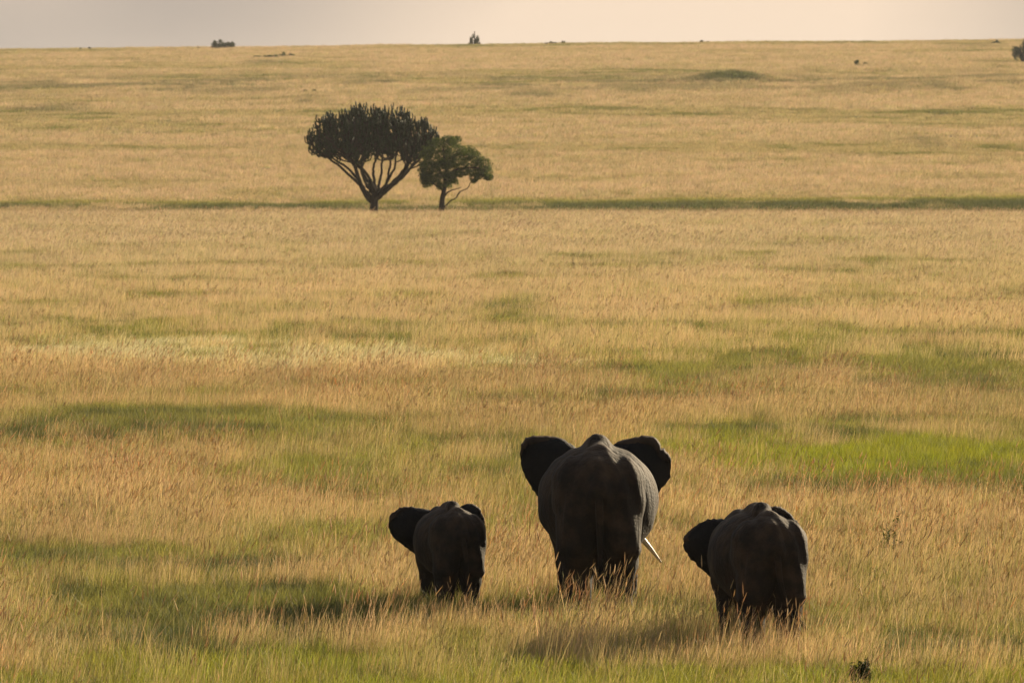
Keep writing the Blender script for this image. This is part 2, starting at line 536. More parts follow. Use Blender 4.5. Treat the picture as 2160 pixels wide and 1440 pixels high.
def plant_zone(name, col, y0, y1, dens, label, half=.0655, margin=2.5, far=False, zs=1.0, xs=1.0, stalk=.25):
    g = np.random.default_rng(len(name) * 7 + int(y0))
    w1 = half * y1 + margin
    n_ = int((y1 - y0) * 2 * w1 * dens)
    x = g.uniform(-w1, w1, n_); y = g.uniform(y0, y1, n_)
    keep = np.abs(x) < half * y + margin
    x, y = x[keep], y[keep]
    green, H, pale, dark, lush = sward(x, y)
    n_ = len(x)
    u = g.uniform(0, 1, n_)
    kind = np.where(u < green * 1.2, 1, 0)
    kind = np.where((g.uniform(0, 1, n_) < pale), 3, kind)
    st = (g.uniform(0, 1, n_) < stalk * (1 - .85 * green)) & (kind == 0)
    kind = np.where(st, 2, kind)
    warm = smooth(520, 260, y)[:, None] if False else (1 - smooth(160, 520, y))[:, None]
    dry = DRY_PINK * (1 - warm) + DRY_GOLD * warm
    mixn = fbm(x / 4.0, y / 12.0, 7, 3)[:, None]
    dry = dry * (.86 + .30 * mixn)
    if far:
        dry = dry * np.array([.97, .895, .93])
    gr = GREEN * (1 - lush[:, None]) + LUSH * lush[:, None]
    gr = gr * (1 - dark[:, None]) + DARKG_AND_SHADE * dark[:, None]
    c = np.where((kind == 1)[:, None], gr, dry)
    # dry tufts in green places carry green too
    gm = (green * .55)[:, None]
    gm = np.minimum(gm, 1)
    c = np.where(((kind == 0) | (kind == 2))[:, None], dry * (1 - gm) + gr * gm * 1.1, c)
    c = np.where((kind == 3)[:, None], PALE[None] * np.ones((n_, 1)), c)
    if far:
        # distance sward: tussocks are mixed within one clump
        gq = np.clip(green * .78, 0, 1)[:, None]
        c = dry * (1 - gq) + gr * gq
    c = c * (1 + g.normal(0, .09, (n_, 1))) * (1 + g.normal(0, .03, (n_, 3)))
    s = g.uniform(.8, 1.2, n_)
    scl = np.stack([s * xs, s * xs, s * zs * H * np.where(kind == 2, 1.0 / np.maximum(H, .75) * .95, 1)], 1)
    z = terrain_z(x, y)
    rot = np.stack([g.normal(0, .05, n_), g.normal(0, .05, n_), g.uniform(-.7, .7, n_)], 1)
    idx_ = kind * NV + g.integers(0, NV, n_)
    return scatter(name, col, np.stack([x, y, z], 1), rot, scl, idx_, np.clip(c, .01, .9), label)

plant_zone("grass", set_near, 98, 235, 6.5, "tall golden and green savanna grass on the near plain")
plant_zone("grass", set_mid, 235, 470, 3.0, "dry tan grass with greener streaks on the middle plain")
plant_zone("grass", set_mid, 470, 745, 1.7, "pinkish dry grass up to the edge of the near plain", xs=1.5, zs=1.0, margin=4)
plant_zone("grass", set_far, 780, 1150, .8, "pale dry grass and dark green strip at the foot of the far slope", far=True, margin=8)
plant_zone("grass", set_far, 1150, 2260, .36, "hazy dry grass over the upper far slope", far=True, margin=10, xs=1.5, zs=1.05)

# ------------------------------------------------------------------ elephants
def skin_mat(name, c0, c1, dust):
    m, n, out = node_mat(name)
    b = n.nodes.new("ShaderNodeBsdfPrincipled")
    b.inputs["Roughness"].default_value = 0.82
    b.inputs["Specular IOR Level"].default_value = 0.14
    tcn = n.nodes.new("ShaderNodeTexCoord")
    # dusty patches
    nz = n.nodes.new("ShaderNodeTexNoise"); nz.inputs["Scale"].default_value = 2.3; nz.inputs["Detail"].default_value = 7; nz.inputs["Roughness"].default_value = .6
    n.links.new(tcn.outputs["Object"], nz.inputs["Vector"])
    cr = n.nodes.new("ShaderNodeValToRGB")
    cr.color_ramp.elements[0].position = .40; cr.color_ramp.elements[0].color = c0
    cr.color_ramp.elements[1].position = .68; cr.color_ramp.elements[1].color = c1
    # dust settles on the back; below it the flanks' shade is painted in
    sp_ = n.nodes.new("ShaderNodeSeparateXYZ"); n.links.new(tcn.outputs["Object"], sp_.inputs[0])
    ds = n.nodes.new("ShaderNodeMapRange"); ds.inputs["From Min"].default_value = 1.85; ds.inputs["From Max"].default_value = 2.6
    ds.inputs["To Min"].default_value = -dust * .9; ds.inputs["To Max"].default_value = dust
    n.links.new(sp_.outputs[2], ds.inputs[0])
    dm = n.nodes.new("ShaderNodeMath"); dm.operation = 'ADD'
    n.links.new(nz.outputs[0], dm.inputs[0]); n.links.new(ds.outputs[0], dm.inputs[1])
    n.links.new(dm.outputs[0], cr.inputs[0])
    # wrinkles: two cell sizes stretched across the body
    mp = n.nodes.new("ShaderNodeMapping"); mp.inputs["Scale"].default_value = (1.0, 1.0, 1.6)
    mp.inputs["Rotation"].default_value = (0, .45, 0)
    n.links.new(tcn.outputs["Object"], mp.inputs[0])
    v1 = n.nodes.new("ShaderNodeTexVoronoi"); v1.feature = 'DISTANCE_TO_EDGE'; v1.inputs["Scale"].default_value = 11
    n.links.new(mp.outputs[0], v1.inputs["Vector"])
    mp2 = n.nodes.new("ShaderNodeMapping"); mp2.inputs["Scale"].default_value = (6, 6, 1.2); mp2.inputs["Rotation"].default_value = (0, -.25, 0)
    n.links.new(tcn.outputs["Object"], mp2.inputs[0])
    n2 = n.nodes.new("ShaderNodeTexNoise"); n2.inputs["Scale"].default_value = 1.6; n2.inputs["Detail"].default_value = 4
    n.links.new(mp2.outputs[0], n2.inputs["Vector"])
    ad = n.nodes.new("ShaderNodeMath"); ad.operation = 'MULTIPLY_ADD'
    n.links.new(v1.outputs["Distance"], ad.inputs[0]); ad.inputs[1].default_value = 0.30
    n.links.new(n2.outputs[0], ad.inputs[2])
    bp = n.nodes.new("ShaderNodeBump"); bp.inputs["Strength"].default_value = .9; bp.inputs["Distance"].default_value = .04
    n.links.new(ad.outputs[0], bp.inputs["Height"])
    n.links.new(bp.outputs[0], b.inputs["Normal"])
    n.links.new(cr.outputs[0], b.inputs["Base Color"])
    n.links.new(b.outputs[0], out.inputs[0])
    return m
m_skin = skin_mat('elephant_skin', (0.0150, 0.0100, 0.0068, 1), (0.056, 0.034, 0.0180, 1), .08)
m_ear_shade = skin_mat('elephant_ear_shade', (0.005, 0.0045, 0.0043, 1), (0.011, 0.009, 0.008, 1), 0.0)  # darker copy of the skin: the unlit ears' shade is in the colour
m_ivory, n, out = node_mat("ivory")
b = n.nodes.new("ShaderNodeBsdfPrincipled"); b.inputs["Roughness"].default_value = .42
nz = n.nodes.new("ShaderNodeTexNoise"); nz.inputs["Scale"].default_value = 9
cr = n.nodes.new("ShaderNodeValToRGB"); cr.color_ramp.elements[0].color = (.34, .26, .17, 1); cr.color_ramp.elements[1].color = (.62, .55, .42, 1)
n.links.new(nz.outputs[0], cr.inputs[0]); n.links.new(cr.outputs[0], b.inputs["Base Color"]); n.links.new(b.outputs[0], out.inputs[0])
m_hair, n, out = node_mat("tail_bristle")
b = n.nodes.new("ShaderNodeBsdfPrincipled"); b.inputs["Base Color"].default_value = (.008, .007, .006, 1); b.inputs["Roughness"].default_value = .9; b.inputs["Specular IOR Level"].default_value = .1
n.links.new(b.outputs[0], out.inputs[0])

def sd_ell(Pn, c, r, rotx=0.0, roty=0.0):
    q = [Pn[i] - c[i] for i in range(3)]
    if rotx:
        ca, sa = math.cos(rotx), math.sin(rotx)
        q = [q[0], ca * q[1] + sa * q[2], -sa * q[1] + ca * q[2]]
    if roty:
        ca, sa = math.cos(roty), math.sin(roty)
        q = [ca * q[0] - sa * q[2], q[1], sa * q[0] + ca * q[2]]
    k0 = np.sqrt(sum((q[i] / r[i]) ** 2 for i in range(3)))
    k1 = np.sqrt(sum((q[i] / r[i] ** 2) ** 2 for i in range(3))) + 1e-6
    return k0 * (k0 - 1) / k1

def sd_cone(Pn, a, b, ra, rb, sx=1.0):
    a = np.array(a, float); b = np.array(b, float)
    d = b - a; L2 = float(d @ d)
    h = sum((Pn[i] - a[i]) * d[i] for i in range(3)) / L2
    h = np.clip(h, 0, 1)
    r = ra + (rb - ra) * h
    dd = np.sqrt(((Pn[0] - a[0] - h * d[0]) * sx) ** 2 + (Pn[1] - a[1] - h * d[1]) ** 2 + (Pn[2] - a[2] - h * d[2]) ** 2)
    return dd - r

def smin(a, b, k):
    h = np.clip(.5 + .5 * (b - a) / k, 0, 1)
    return b * (1 - h) + a * h - k * h * (1 - h)

def surface_nets(D, org, st):
    s = D < 0
    nx, ny, nz = D.shape
    cnt = np.zeros((nx - 1, ny - 1, nz - 1), np.float32)
    acc = np.zeros((3,) + cnt.shape, np.float32)
    offs = [(i, j, k) for i in (0, 1) for j in (0, 1) for k in (0, 1)]
    def sl(o):
        return tuple(slice(o[i], D.shape[i] - 1 + o[i]) for i in range(3))
    for ax in range(3):
        for o in offs:
            if o[ax]:
                continue
            o2 = list(o); o2[ax] = 1; o2 = tuple(o2)
            d0 = D[sl(o)]; d1 = D[sl(o2)]
            cross = (d0 < 0) != (d1 < 0)
            t = np.where(cross, d0 / np.where(cross, d0 - d1, 1), 0)
            cnt += cross
            for i in range(3):
                acc[i] += np.where(cross, o[i] + (t if i == ax else 0), 0)
    act = cnt > 0
    ids = -np.ones(act.shape, np.int64)
    ids[act] = np.arange(act.sum())
    I = np.array(np.nonzero(act)).T
    V = (I + (acc[:, act] / cnt[act]).T) * st + np.array(org)
    quads = []
    for ax in range(3):
        u, v = [(1, 2), (2, 0), (0, 1)][ax]
        a = [slice(0, D.shape[i] - 1) if i == ax else slice(1, D.shape[i] - 1) for i in range(3)]
        b_ = list(a); b_[ax] = slice(1, D.shape[ax])
        s0 = s[tuple(a)]; s1 = s[tuple(b_)]
        m = s0 != s1
        if not m.any():
            continue
        J = np.array(np.nonzero(m)).T
        off = np.array([0 if i == ax else 1 for i in range(3)])
        J = J + off
        eu = np.zeros(3, int); eu[u] = 1; ev = np.zeros(3, int); ev[v] = 1
        g = lambda K: ids[K[:, 0], K[:, 1], K[:, 2]]
        q = np.stack([g(J - eu - ev), g(J - ev), g(J), g(J - eu)], 1)
        flip = s1[m]
        q[flip] = q[flip][:, ::-1]
        quads.append(q)
    return V, np.concatenate(quads)

def catmull(pts, n):
    pts = np.array(pts, float)
    p = np.concatenate([[2 * pts[0] - pts[1]], pts, [2 * pts[-1] - pts[-2]]])
    out = []
    segs = len(pts) - 1
    for t in np.linspace(0, segs, n):
        i = min(int(t), segs - 1); f = t - i
        a, b, c, d = p[i], p[i + 1], p[i + 2], p[i + 3]
        out.append(.5 * (2 * b + (c - a) * f + (2 * a - 5 * b + 4 * c - d) * f * f + (3 * b - a - 3 * c + d) * f ** 3))
    return np.array(out)

def tube(path, rad, sides=6, cap=True, phase=0.0):
    path = np.asarray(path, float); n_ = len(path)
    rad = np.broadcast_to(np.asarray(rad, float), (n_,))
    tg = np.gradient(path, axis=0); tg /= np.linalg.norm(tg, axis=1)[:, None] + 1e-9
    ref = np.array([1.0, 0, 0]) if abs(tg[0][2]) > .7 else np.array([0, 0, 1.0])
    V = []
    for i in range(n_):
        u = ref - tg[i] * (ref @ tg[i]); u /= np.linalg.norm(u) + 1e-9
        w = np.cross(tg[i], u); ref = u
        for k in range(sides):
            a = phase + 2 * math.pi * k / sides
            V.append(path[i] + rad[i] * (u * math.cos(a) + w * math.sin(a)))
    V = np.array(V)
    F = []
    for i in range(n_ - 1):
        for k in range(sides):
            k2 = (k + 1) % sides
            F.append((i * sides + k, i * sides + k2, (i + 1) * sides + k2, (i + 1) * sides + k))
    if cap:
        V = np.concatenate([V, path[:1] , path[-1:] + tg[-1] * rad[-1] * .6])
        c0, c1 = len(V) - 2, len(V) - 1
        for k in range(sides):
            k2 = (k + 1) % sides
            F.append((c0, k2, k, k)); F.append((c1, (n_ - 1) * sides + k, (n_ - 1) * sides + k2, (n_ - 1) * sides + k2))
    return V, F

class Acc:
    """collects polygons for one mesh"""
    def __init__(self): self.V = []; self.Q = []; self.T = []; self.n = 0
    def add(self, V, F):
        for f in F:
            f = list(f)
            if len(f) == 4 and f[2] == f[3]: f = f[:3]
            (self.T if len(f) == 3 else self.Q).append([i + self.n for i in f])
        self.V.append(np.asarray(V, float)); self.n += len(V)
    def mesh(self, name, mat, smooth=True):
        Fs = []
        if self.Q: Fs.append(np.array(self.Q))
        if self.T: Fs.append(np.array(self.T))
        return mesh_np(name, np.concatenate(self.V), Fs, mat, smooth)

EARM = []
def ear_mesh(root, outer, side, y0, fold=.12, fold_to=.50, sweep=.10, th=.022, seed=1):
    """root, outer: (x,z) polylines top->bottom for the ear sheet; fold: width of the rim turned back along the top"""
    g = np.random.default_rng(seed)
    NT, NS, NF = 46, 20, 5
    Rt = catmull([(x, z, 0) for x, z in root], NT)[:, :2]
    oo = np.array(outer, float); dl_ = np.r_[0, np.cumsum(np.linalg.norm(np.diff(oo, axis=0), axis=1))]
    tt_ = np.linspace(0, dl_[-1], NT); Ot = np.stack([np.interp(tt_, dl_, oo[:, 0]), np.interp(tt_, dl_, oo[:, 1])], 1)
    Ot[1:-1] = .5 * Ot[1:-1] + .25 * (Ot[2:] + Ot[:-2])
    Ot[2:-2] += g.normal(0, .008, (NT - 4, 2))
    for q_ in g.integers(NT // 3, NT - 6, 3):
        Ot[q_] = Ot[q_] * .975 + Rt[q_] * .025
    rows = []
    for i in range(NT):
        t = i / (NT - 1)
        row = []
        for j in range(NS):
            s = j / (NS - 1)
            x, z = Rt[i] * (1 - s) + Ot[i] * s
            y = y0 + sweep * s - .16 * math.sin(math.pi * s) * (.6 + .4 * math.sin(math.pi * t)) \
                + .022 * math.sin(5 * s + 7 * t + seed) * s + .020 * math.sin(11 * t + 2 * seed) * s ** 3
            row.append((x, y, z))
        # turned rim
        fw = fold * smooth(0, .10, t) * (1 - smooth(fold_to * .75, fold_to, t)) * (1 + .25 * math.sin(9 * t + seed))
        cx, cz = Rt[i] * .35 + Rt[NT // 2] * .65
        e = row[-1]
        inw = np.array([cx - e[0], cz - e[2]]); inw /= np.linalg.norm(inw) + 1e-9
        inw = inw * .35 + np.array([0, -1.0]) * .65; inw /= np.linalg.norm(inw)
        for k in range(1, NF + 1):
            a = k / NF
            row.append((e[0] + inw[0] * fw * a, e[1] - (.06 * math.sin(min(a * 2.2, 1.57)) + .02) * min(fw / .05, 1) - .002 * k, e[2] + inw[1] * fw * a))
        rows.append(row)
    G = np.array(rows)
    nt_, ns_ = G.shape[:2]
    dt = np.gradient(G, axis=0); ds = np.gradient(G, axis=1)
    nn = np.cross(dt, ds); nn /= np.linalg.norm(nn, axis=2)[..., None] + 1e-9
    A = (G + nn * th / 2).reshape(-1, 3); B = (G - nn * th / 2).reshape(-1, 3)
    V = np.concatenate([A, B]); o = nt_ * ns_
    F = []
    for i in range(nt_ - 1):
        for j in range(ns_ - 1):
            a = i * ns_ + j
            F.append((a, a + 1, a + ns_ + 1, a + ns_)); F.append((o + a + ns_, o + a + ns_ + 1, o + a + 1, o + a))
            EARM.extend([0 if j >= NS - 1 else 1] * 2)
    edge = [(i, 0) for i in range(nt_)] + [(nt_ - 1, j) for j in range(1, ns_)] + [(i, ns_ - 1) for i in range(nt_ - 2, -1, -1)] + [(0, j) for j in range(ns_ - 2, 0, -1)]
    e = [i * ns_ + j for i, j in edge]
    for k in range(len(e)):
        a, b2 = e[k], e[(k + 1) % len(e)]
        F.append((a, b2, b2 + o, a + o)); EARM.append(0)
    return V, F

def make_elephant(name, label, group, loc, heading, s, ear_l, ear_r, tail, head_turn=0.0, tusks=None, res=.024, legs=(0, 0, 0, 0), wide=1.0, seed=1):
    x1, x0 = 1.05, -1.05
    gx = np.arange(-1.05, 1.06, res); gyy = np.arange(-.75, 3.75, res); gz = np.arange(-.06, 2.72, res)
    Pn = np.meshgrid(gx, gyy, gz, indexing='ij')
    Pn = [p.astype(np.float32) for p in Pn]
    D = sd_ell(Pn, (0, 1.36, 1.68), (.87 * wide, 1.16, .80))                # barrel
    D = smin(D, sd_ell(Pn, (0, 1.15, 1.50), (.80 * wide, .95, .64)), .12)       # belly
    D = smin(D, sd_ell(Pn, (0, .20, 1.78), (.68, .64, .64)), .12)               # pelvis
    for sx in (-1, 1):
        D = smin(D, sd_ell(Pn, (sx * .29, .04, 1.36), (.33, .42, .66), 0.0, 0.0), .05)        # thigh
        D = smin(D, sd_ell(Pn, (sx * .36, .22, 2.06), (.30, .42, .26), 0, sx * .5), .12)      # hip bone
        D = smin(D, sd_ell(Pn, (sx * .42, 1.95, 1.62), (.34, .42, .66)), .12)                 # shoulder
    # spine ridge
    sp = [(0, -.42, 1.88), (0, -.18, 2.16), (0, .30, 2.36), (0, .85, 2.50), (0, 1.5, 2.46), (0, 2.1, 2.36), (0, 2.5, 2.30)]
    for a, b_ in zip(sp[:-1], sp[1:]):
        D = smin(D, sd_cone(Pn, a, b_, .10, .10), .19)
    # withers, neck, head, all turned by head_turn (metres sideways)
    ht = head_turn
    D = smin(D, sd_cone(Pn, (0, 2.0, 1.85), (ht * .5, 2.65, 1.95), .50, .38), .18)
    D = smin(D, sd_ell(Pn, (ht, 2.82, 1.98), (.38, .42, .46)), .12)
    D = smin(D, sd_ell(Pn, (ht, 3.02, 1.72), (.30, .34, .42)), .10)
    tr = [(ht, 3.15, 1.62), (ht * 1.1, 3.36, 1.2), (ht * 1.1, 3.38, .75), (ht, 3.28, .38), (ht, 3.18, .16)]
    rr = [.24, .185, .14, .105, .08]
    for k in range(4):
        D = smin(D, sd_cone(Pn, tr[k], tr[k + 1], rr[k], rr[k + 1]), .06)
    for sx in (-1, 1):                                                           # tusk sockets
        D = smin(D, sd_cone(Pn, (ht + sx * .16, 3.02, 1.62), (ht + sx * .24, 3.18, 1.30), .14, .085), .06)
    # legs: hind left, hind right, fore left, fore right
    for q, (sx, fy, fore) in enumerate(((-1, legs[0], 0), (1, legs[1], 0), (-1, legs[2], 1), (1, legs[3], 1))):
        if not fore:
            ch = [((sx * .30, .06, 1.20), .31), ((sx * .29, .14 + fy * .5, .84), .255), ((sx * .30, .06 + fy * .9, .50), .19), ((sx * .30, .08 + fy, .22), .185), ((sx * .30, .11 + fy, .07), .215)]
        else:
            ch = [((sx * .40, 1.95, 1.2), .27), ((sx * .40, 2.0 + fy * .5, .8), .20), ((sx * .39, 1.97 + fy * .9, .45), .165), ((sx * .39, 1.97 + fy, .2), .17), ((sx * .39, 2.0 + fy, .07), .21)]
        for (a, ra), (b_, rb) in zip(ch[:-1], ch[1:]):
            D = smin(D, sd_cone(Pn, a, b_, ra, rb), .07)
    D = np.maximum(D, -(Pn[2] - 0.0))                                          # flat soles
    # loose skin: slow folds over flank and rump
    X, Y, Z = Pn
    D = D + .014 * np.sin(9 * Z + 5 * Y + 3 * np.sin(3 * X)) * np.exp(-((Z - 1.1) / .5) ** 2) + .006 * np.sin(23 * X + 6 * Z + 4 * Y)
    D = D + (.012 * np.sin(19 * Z + 7 * np.abs(X) - 4 * Y) * np.exp(-((Z - .95) / .35) ** 2) + .010 * np.sin(26 * np.abs(X) + 8 * Z)) * np.exp(-((Y + .1) / .7) ** 2)
    V, Q = surface_nets(D, (gx[0], gyy[0], gz[0]), res)
    acc = Acc()
    acc.add(V, [])
    acc.Q = Q.tolist()
    acc.n = len(V)
    EARM.clear()
    root_l = [(ht - .30, 2.28), (ht - .34, 2.0), (ht - .34, 1.75), (ht - .33, 1.5)]
    root_r = [(ht + .30, 2.28), (ht + .34, 2.0), (ht + .34, 1.75), (ht + .33, 1.5)]
    acc.add(*ear_mesh(root_l, ear_l, -1, 2.72, seed=seed))
    acc.add(*ear_mesh(root_r, ear_r, 1, 2.72, seed=seed + 3))
    n_ear = len(acc.Q) - len(Q)
    tp = catmull(tail, 22)
    tt = np.linspace(0, 1, 22)
    acc.add(*tube(tp, .055 * (1 - tt) ** .8 + .018, 10))
    root = thing(name, label, "elephant", loc, heading, group)
    me = acc.mesh("elephant_body", m_skin)
    me.materials.append(m_ear_shade)
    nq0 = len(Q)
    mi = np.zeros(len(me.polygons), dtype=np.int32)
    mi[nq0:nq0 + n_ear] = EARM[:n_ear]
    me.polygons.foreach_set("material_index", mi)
    o = link_mesh("body", me, root); o.scale = (s, s, s)
    # bristles at the tail end
    hb = Acc(); g = np.random.default_rng(seed)
    d0 = tp[-1] - tp[-3]; d0 /= np.linalg.norm(d0)
    for k in range(60):
        st_ = tp[-1 - g.integers(0, 6)] + g.normal(0, .008, 3)
        d = d0 + g.normal(0, .18, 3); ln = g.uniform(.14, .34)
        hb.add(*tube([st_, st_ + d * ln * .5, st_ + d * ln + np.array([0, 0, -.03])], [.006, .005, .002], 3, cap=False))
    o = link_mesh("tail_hair", hb.mesh("tail_hair", m_hair), root); o.scale = (s, s, s)
    for sx in (-1, 1):                                                           # eyes
        ea = Acc(); ea.add(*tube([(ht + sx * .30, 3.12, 1.92), (ht + sx * .335, 3.13, 1.92), (ht + sx * .35, 3.135, 1.92)], [.035, .03, .012], 10))
        o = link_mesh("eye", ea.mesh("eye", m_hair), root); o.scale = (s, s, s)
    if tusks:
        for pts, r0 in tusks:
            ta = Acc(); pp = catmull(pts, 20); q = np.linspace(0, 1, 20)
            ta.add(*tube(pp, r0 * (1 - .75 * q ** 1.6), 14))
            o = link_mesh("tusk", ta.mesh("tusk", m_ivory), root); o.scale = (s, s, s)
    return root

fam = "elephant family walking away through the grass"
mx_, my_ = P(1263, 1312)
ear_l = [(-.30, 2.36), (-.50, 2.50), (-.65, 2.53), (-.84, 2.54), (-1.07, 2.52), (-1.11, 2.32), (-1.10, 2.16), (-1.05, 1.98), (-.93, 1.78), (-.74, 1.55), (-.50, 1.38), (-.36, 1.42)]
ear_r = [(.24, 2.40), (.34, 2.47), (.52, 2.50), (.81, 2.55), (.91, 2.45), (1.09, 2.20), (1.07, 2.05), (1.04, 1.90), (.86, 1.68), (.70, 1.50), (.52, 1.38), (.36, 1.42)]
make_elephant("elephant", "large dark mother elephant seen from behind between two calves, ears spread, one tusk showing", fam,
              (mx_, my_, 0), R(0.0), 1.0, ear_l, ear_r,
              [(0, -.38, 1.98), (0, -.46, 1.74), (.01, -.42, 1.38), (.015, -.36, 1.0), (.02, -.33, .74)],
              head_turn=.03, legs=(.0, .12, .1, -.1),
              tusks=[([(.25, 3.15, 1.38), (.52, 3.38, 1.17), (.75, 3.60, .92), (.95, 3.82, .66)], .060),
                     ([(-.18, 3.15, 1.38), (-.26, 3.45, 1.10), (-.30, 3.80, .92), (-.26, 4.12, .88)], .060)], seed=1)
cx_, cy_ = P(1628, 1386)
ear_l2 = [(-.24, 2.26), (-.40, 2.26), (-.64, 2.25), (-.82, 2.14), (-1.04, 1.94), (-1.03, 1.84), (-1.00, 1.70), (-.86, 1.50), (-.66, 1.35), (-.52, 1.22), (-.42, 1.20), (-.36, 1.30)]
ear_r2 = [(.24, 2.36), (.40, 2.44), (.57, 2.47), (.72, 2.45), (.88, 2.34), (1.04, 2.14), (1.00, 1.95), (.95, 1.8), (.84, 1.6), (.70, 1.4), (.5, 1.3), (.36, 1.35)]
make_elephant("elephant", "bigger calf elephant on the right of its mother, tail swung to the right", fam,
              (cx_, cy_, 0), R(9.0), .768, ear_l2, ear_r2,
              [(0, -.38, 1.98), (.02, -.46, 1.72), (.07, -.45, 1.34), (.18, -.44, .98), (.40, -.46, .66)], legs=(.05, -.08, -.1, .15), res=.028, wide=.96, seed=5)
cx_, cy_ = P(968, 1300)
ear_l3 = [(-.24, 2.34), (-.45, 2.38), (-.715, 2.41), (-.92, 2.40), (-1.14, 2.30), (-1.21, 2.14), (-1.225, 2.0), (-1.14, 1.76), (-1.0, 1.62), (-.84, 1.5), (-.46, 1.25), (-.36, 1.30)]
ear_r3 = [(.24, 2.32), (.40, 2.38), (.60, 2.46), (.78, 2.48), (.96, 2.38), (1.05, 2.12), (1.05, 1.95), (.98, 1.8), (.86, 1.6), (.70, 1.4), (.5, 1.3), (.36, 1.35)]
make_elephant("elephant", "smallest calf elephant on the left of its mother, left ear held out wide", fam,
              (cx_, cy_, 0), R(9.5), .620, ear_l3, ear_r3,
              [(0, -.42, 1.92), (.04, -.53, 1.66), (.09, -.52, 1.3), (.12, -.46, .9), (.14, -.43, .6)], legs=(-.05, .1, .1, -.1), wide=.97, res=.030, seed=9)

# ------------------------------------------------------------------ trees
def bark_mat(name, c0, c1):
    m, n, out = node_mat(name)
    b = n.nodes.new("ShaderNodeBsdfPrincipled"); b.inputs["Roughness"].default_value = .95; b.inputs["Specular IOR Level"].default_value = .1
    tcn = n.nodes.new("ShaderNodeTexCoord")
    nz = n.nodes.new("ShaderNodeTexNoise"); nz.inputs["Scale"].default_value = 3; nz.inputs["Detail"].default_value = 8
    n.links.new(tcn.outputs["Object"], nz.inputs["Vector"])
    cr = n.nodes.new("ShaderNodeValToRGB"); cr.color_ramp.elements[0].color = c0 + (1,); cr.color_ramp.elements[1].color = c1 + (1,)
    cr.color_ramp.elements[0].position = .35; cr.color_ramp.elements[1].position = .65
    n.links.new(nz.outputs[0], cr.inputs[0]); n.links.new(cr.outputs[0], b.inputs["Base Color"])
    bp = n.nodes.new("ShaderNodeBump"); bp.inputs["Distance"].default_value = .06; n.links.new(nz.outputs[0], bp.inputs["Height"]); n.links.new(bp.outputs[0], b.inputs["Normal"])
    n.links.new(b.outputs[0], out.inputs[0])
    return m
def leaf_mat(name, c0, c1, tr=.3):
    m, n, out = node_mat(name)
    geo = n.nodes.new("ShaderNodeNewGeometry")
    tcn = n.nodes.new("ShaderNodeTexCoord")
    nz = n.nodes.new("ShaderNodeTexNoise"); nz.inputs["Scale"].default_value = 1.2; nz.inputs["Detail"].default_value = 5
    n.links.new(tcn.outputs["Object"], nz.inputs["Vector"])
    mxn = n.nodes.new("ShaderNodeMath"); mxn.operation = 'MULTIPLY_ADD'; mxn.inputs[1].default_value = .35
    n.links.new(geo.outputs["Random Per Island"], mxn.inputs[0]); n.links.new(nz.outputs[0], mxn.inputs[2])
    cr = n.nodes.new("ShaderNodeValToRGB"); cr.color_ramp.elements[0].color = c0 + (1,); cr.color_ramp.elements[1].color = c1 + (1,)
    cr.color_ramp.elements[0].position = .45; cr.color_ramp.elements[1].position = .85
    n.links.new(mxn.outputs[0], cr.inputs[0])
    d = n.nodes.new("ShaderNodeBsdfPrincipled"); d.inputs["Roughness"].default_value = .6; d.inputs["Specular IOR Level"].default_value = .05
    t = n.nodes.new("ShaderNodeBsdfTranslucent"); ms = n.nodes.new("ShaderNodeMixShader"); ms.inputs[0].default_value = tr
    n.links.new(cr.outputs[0], d.inputs["Base Color"]); n.links.new(cr.outputs[0], t.inputs["Color"])
    n.links.new(d.outputs[0], ms.inputs[1]); n.links.new(t.outputs[0], ms.inputs[2]); n.links.new(ms.outputs[0], out.inputs[0])
    return m
m_bark = bark_mat("bark", (.016, .012, .009), (.045, .030, .021))
m_cact = leaf_mat("succulent_green", (.008, .016, .0045), (.021, .034, .009), .0)
m_leaf = leaf_mat("leaf_green", (.024, .038, .007), (.085, .115, .016), .38)
m_leafd = leaf_mat("leaf_dull", (.030, .040, .016), (.06, .07, .028), .25)

def tree_base(px, Y):
    x = (px - 1080) / 18000.0 * Y
    return x, Y, float(terrain_z(x, Y))

# candelabra euphorbia
ex, ey, ez = tree_base(789, 812)
S = 812 / 18000.0                                     # metres per photo pixel at that distance
def ept(px, py, dy=0.0):                              # local point in the tree from its outline
    return np.array([(px - 789) * S, dy, EYE - (py - 272) * S - ez])
tree = thing("candelabra_tree", "wide candelabra euphorbia tree with dense upright fingers on a forking trunk", "tree", (ex, ey, ez - .1))
wood, fingers = Acc(), Acc()
g = np.random.default_rng(77)
base_top = ept(791, 412)
wood.add(*tube(catmull([(0, 0, -.3), ept(789, 432), ept(792, 405)], 8), [.55, .46, .42, .40, .38, .36, .34, .3], 12))
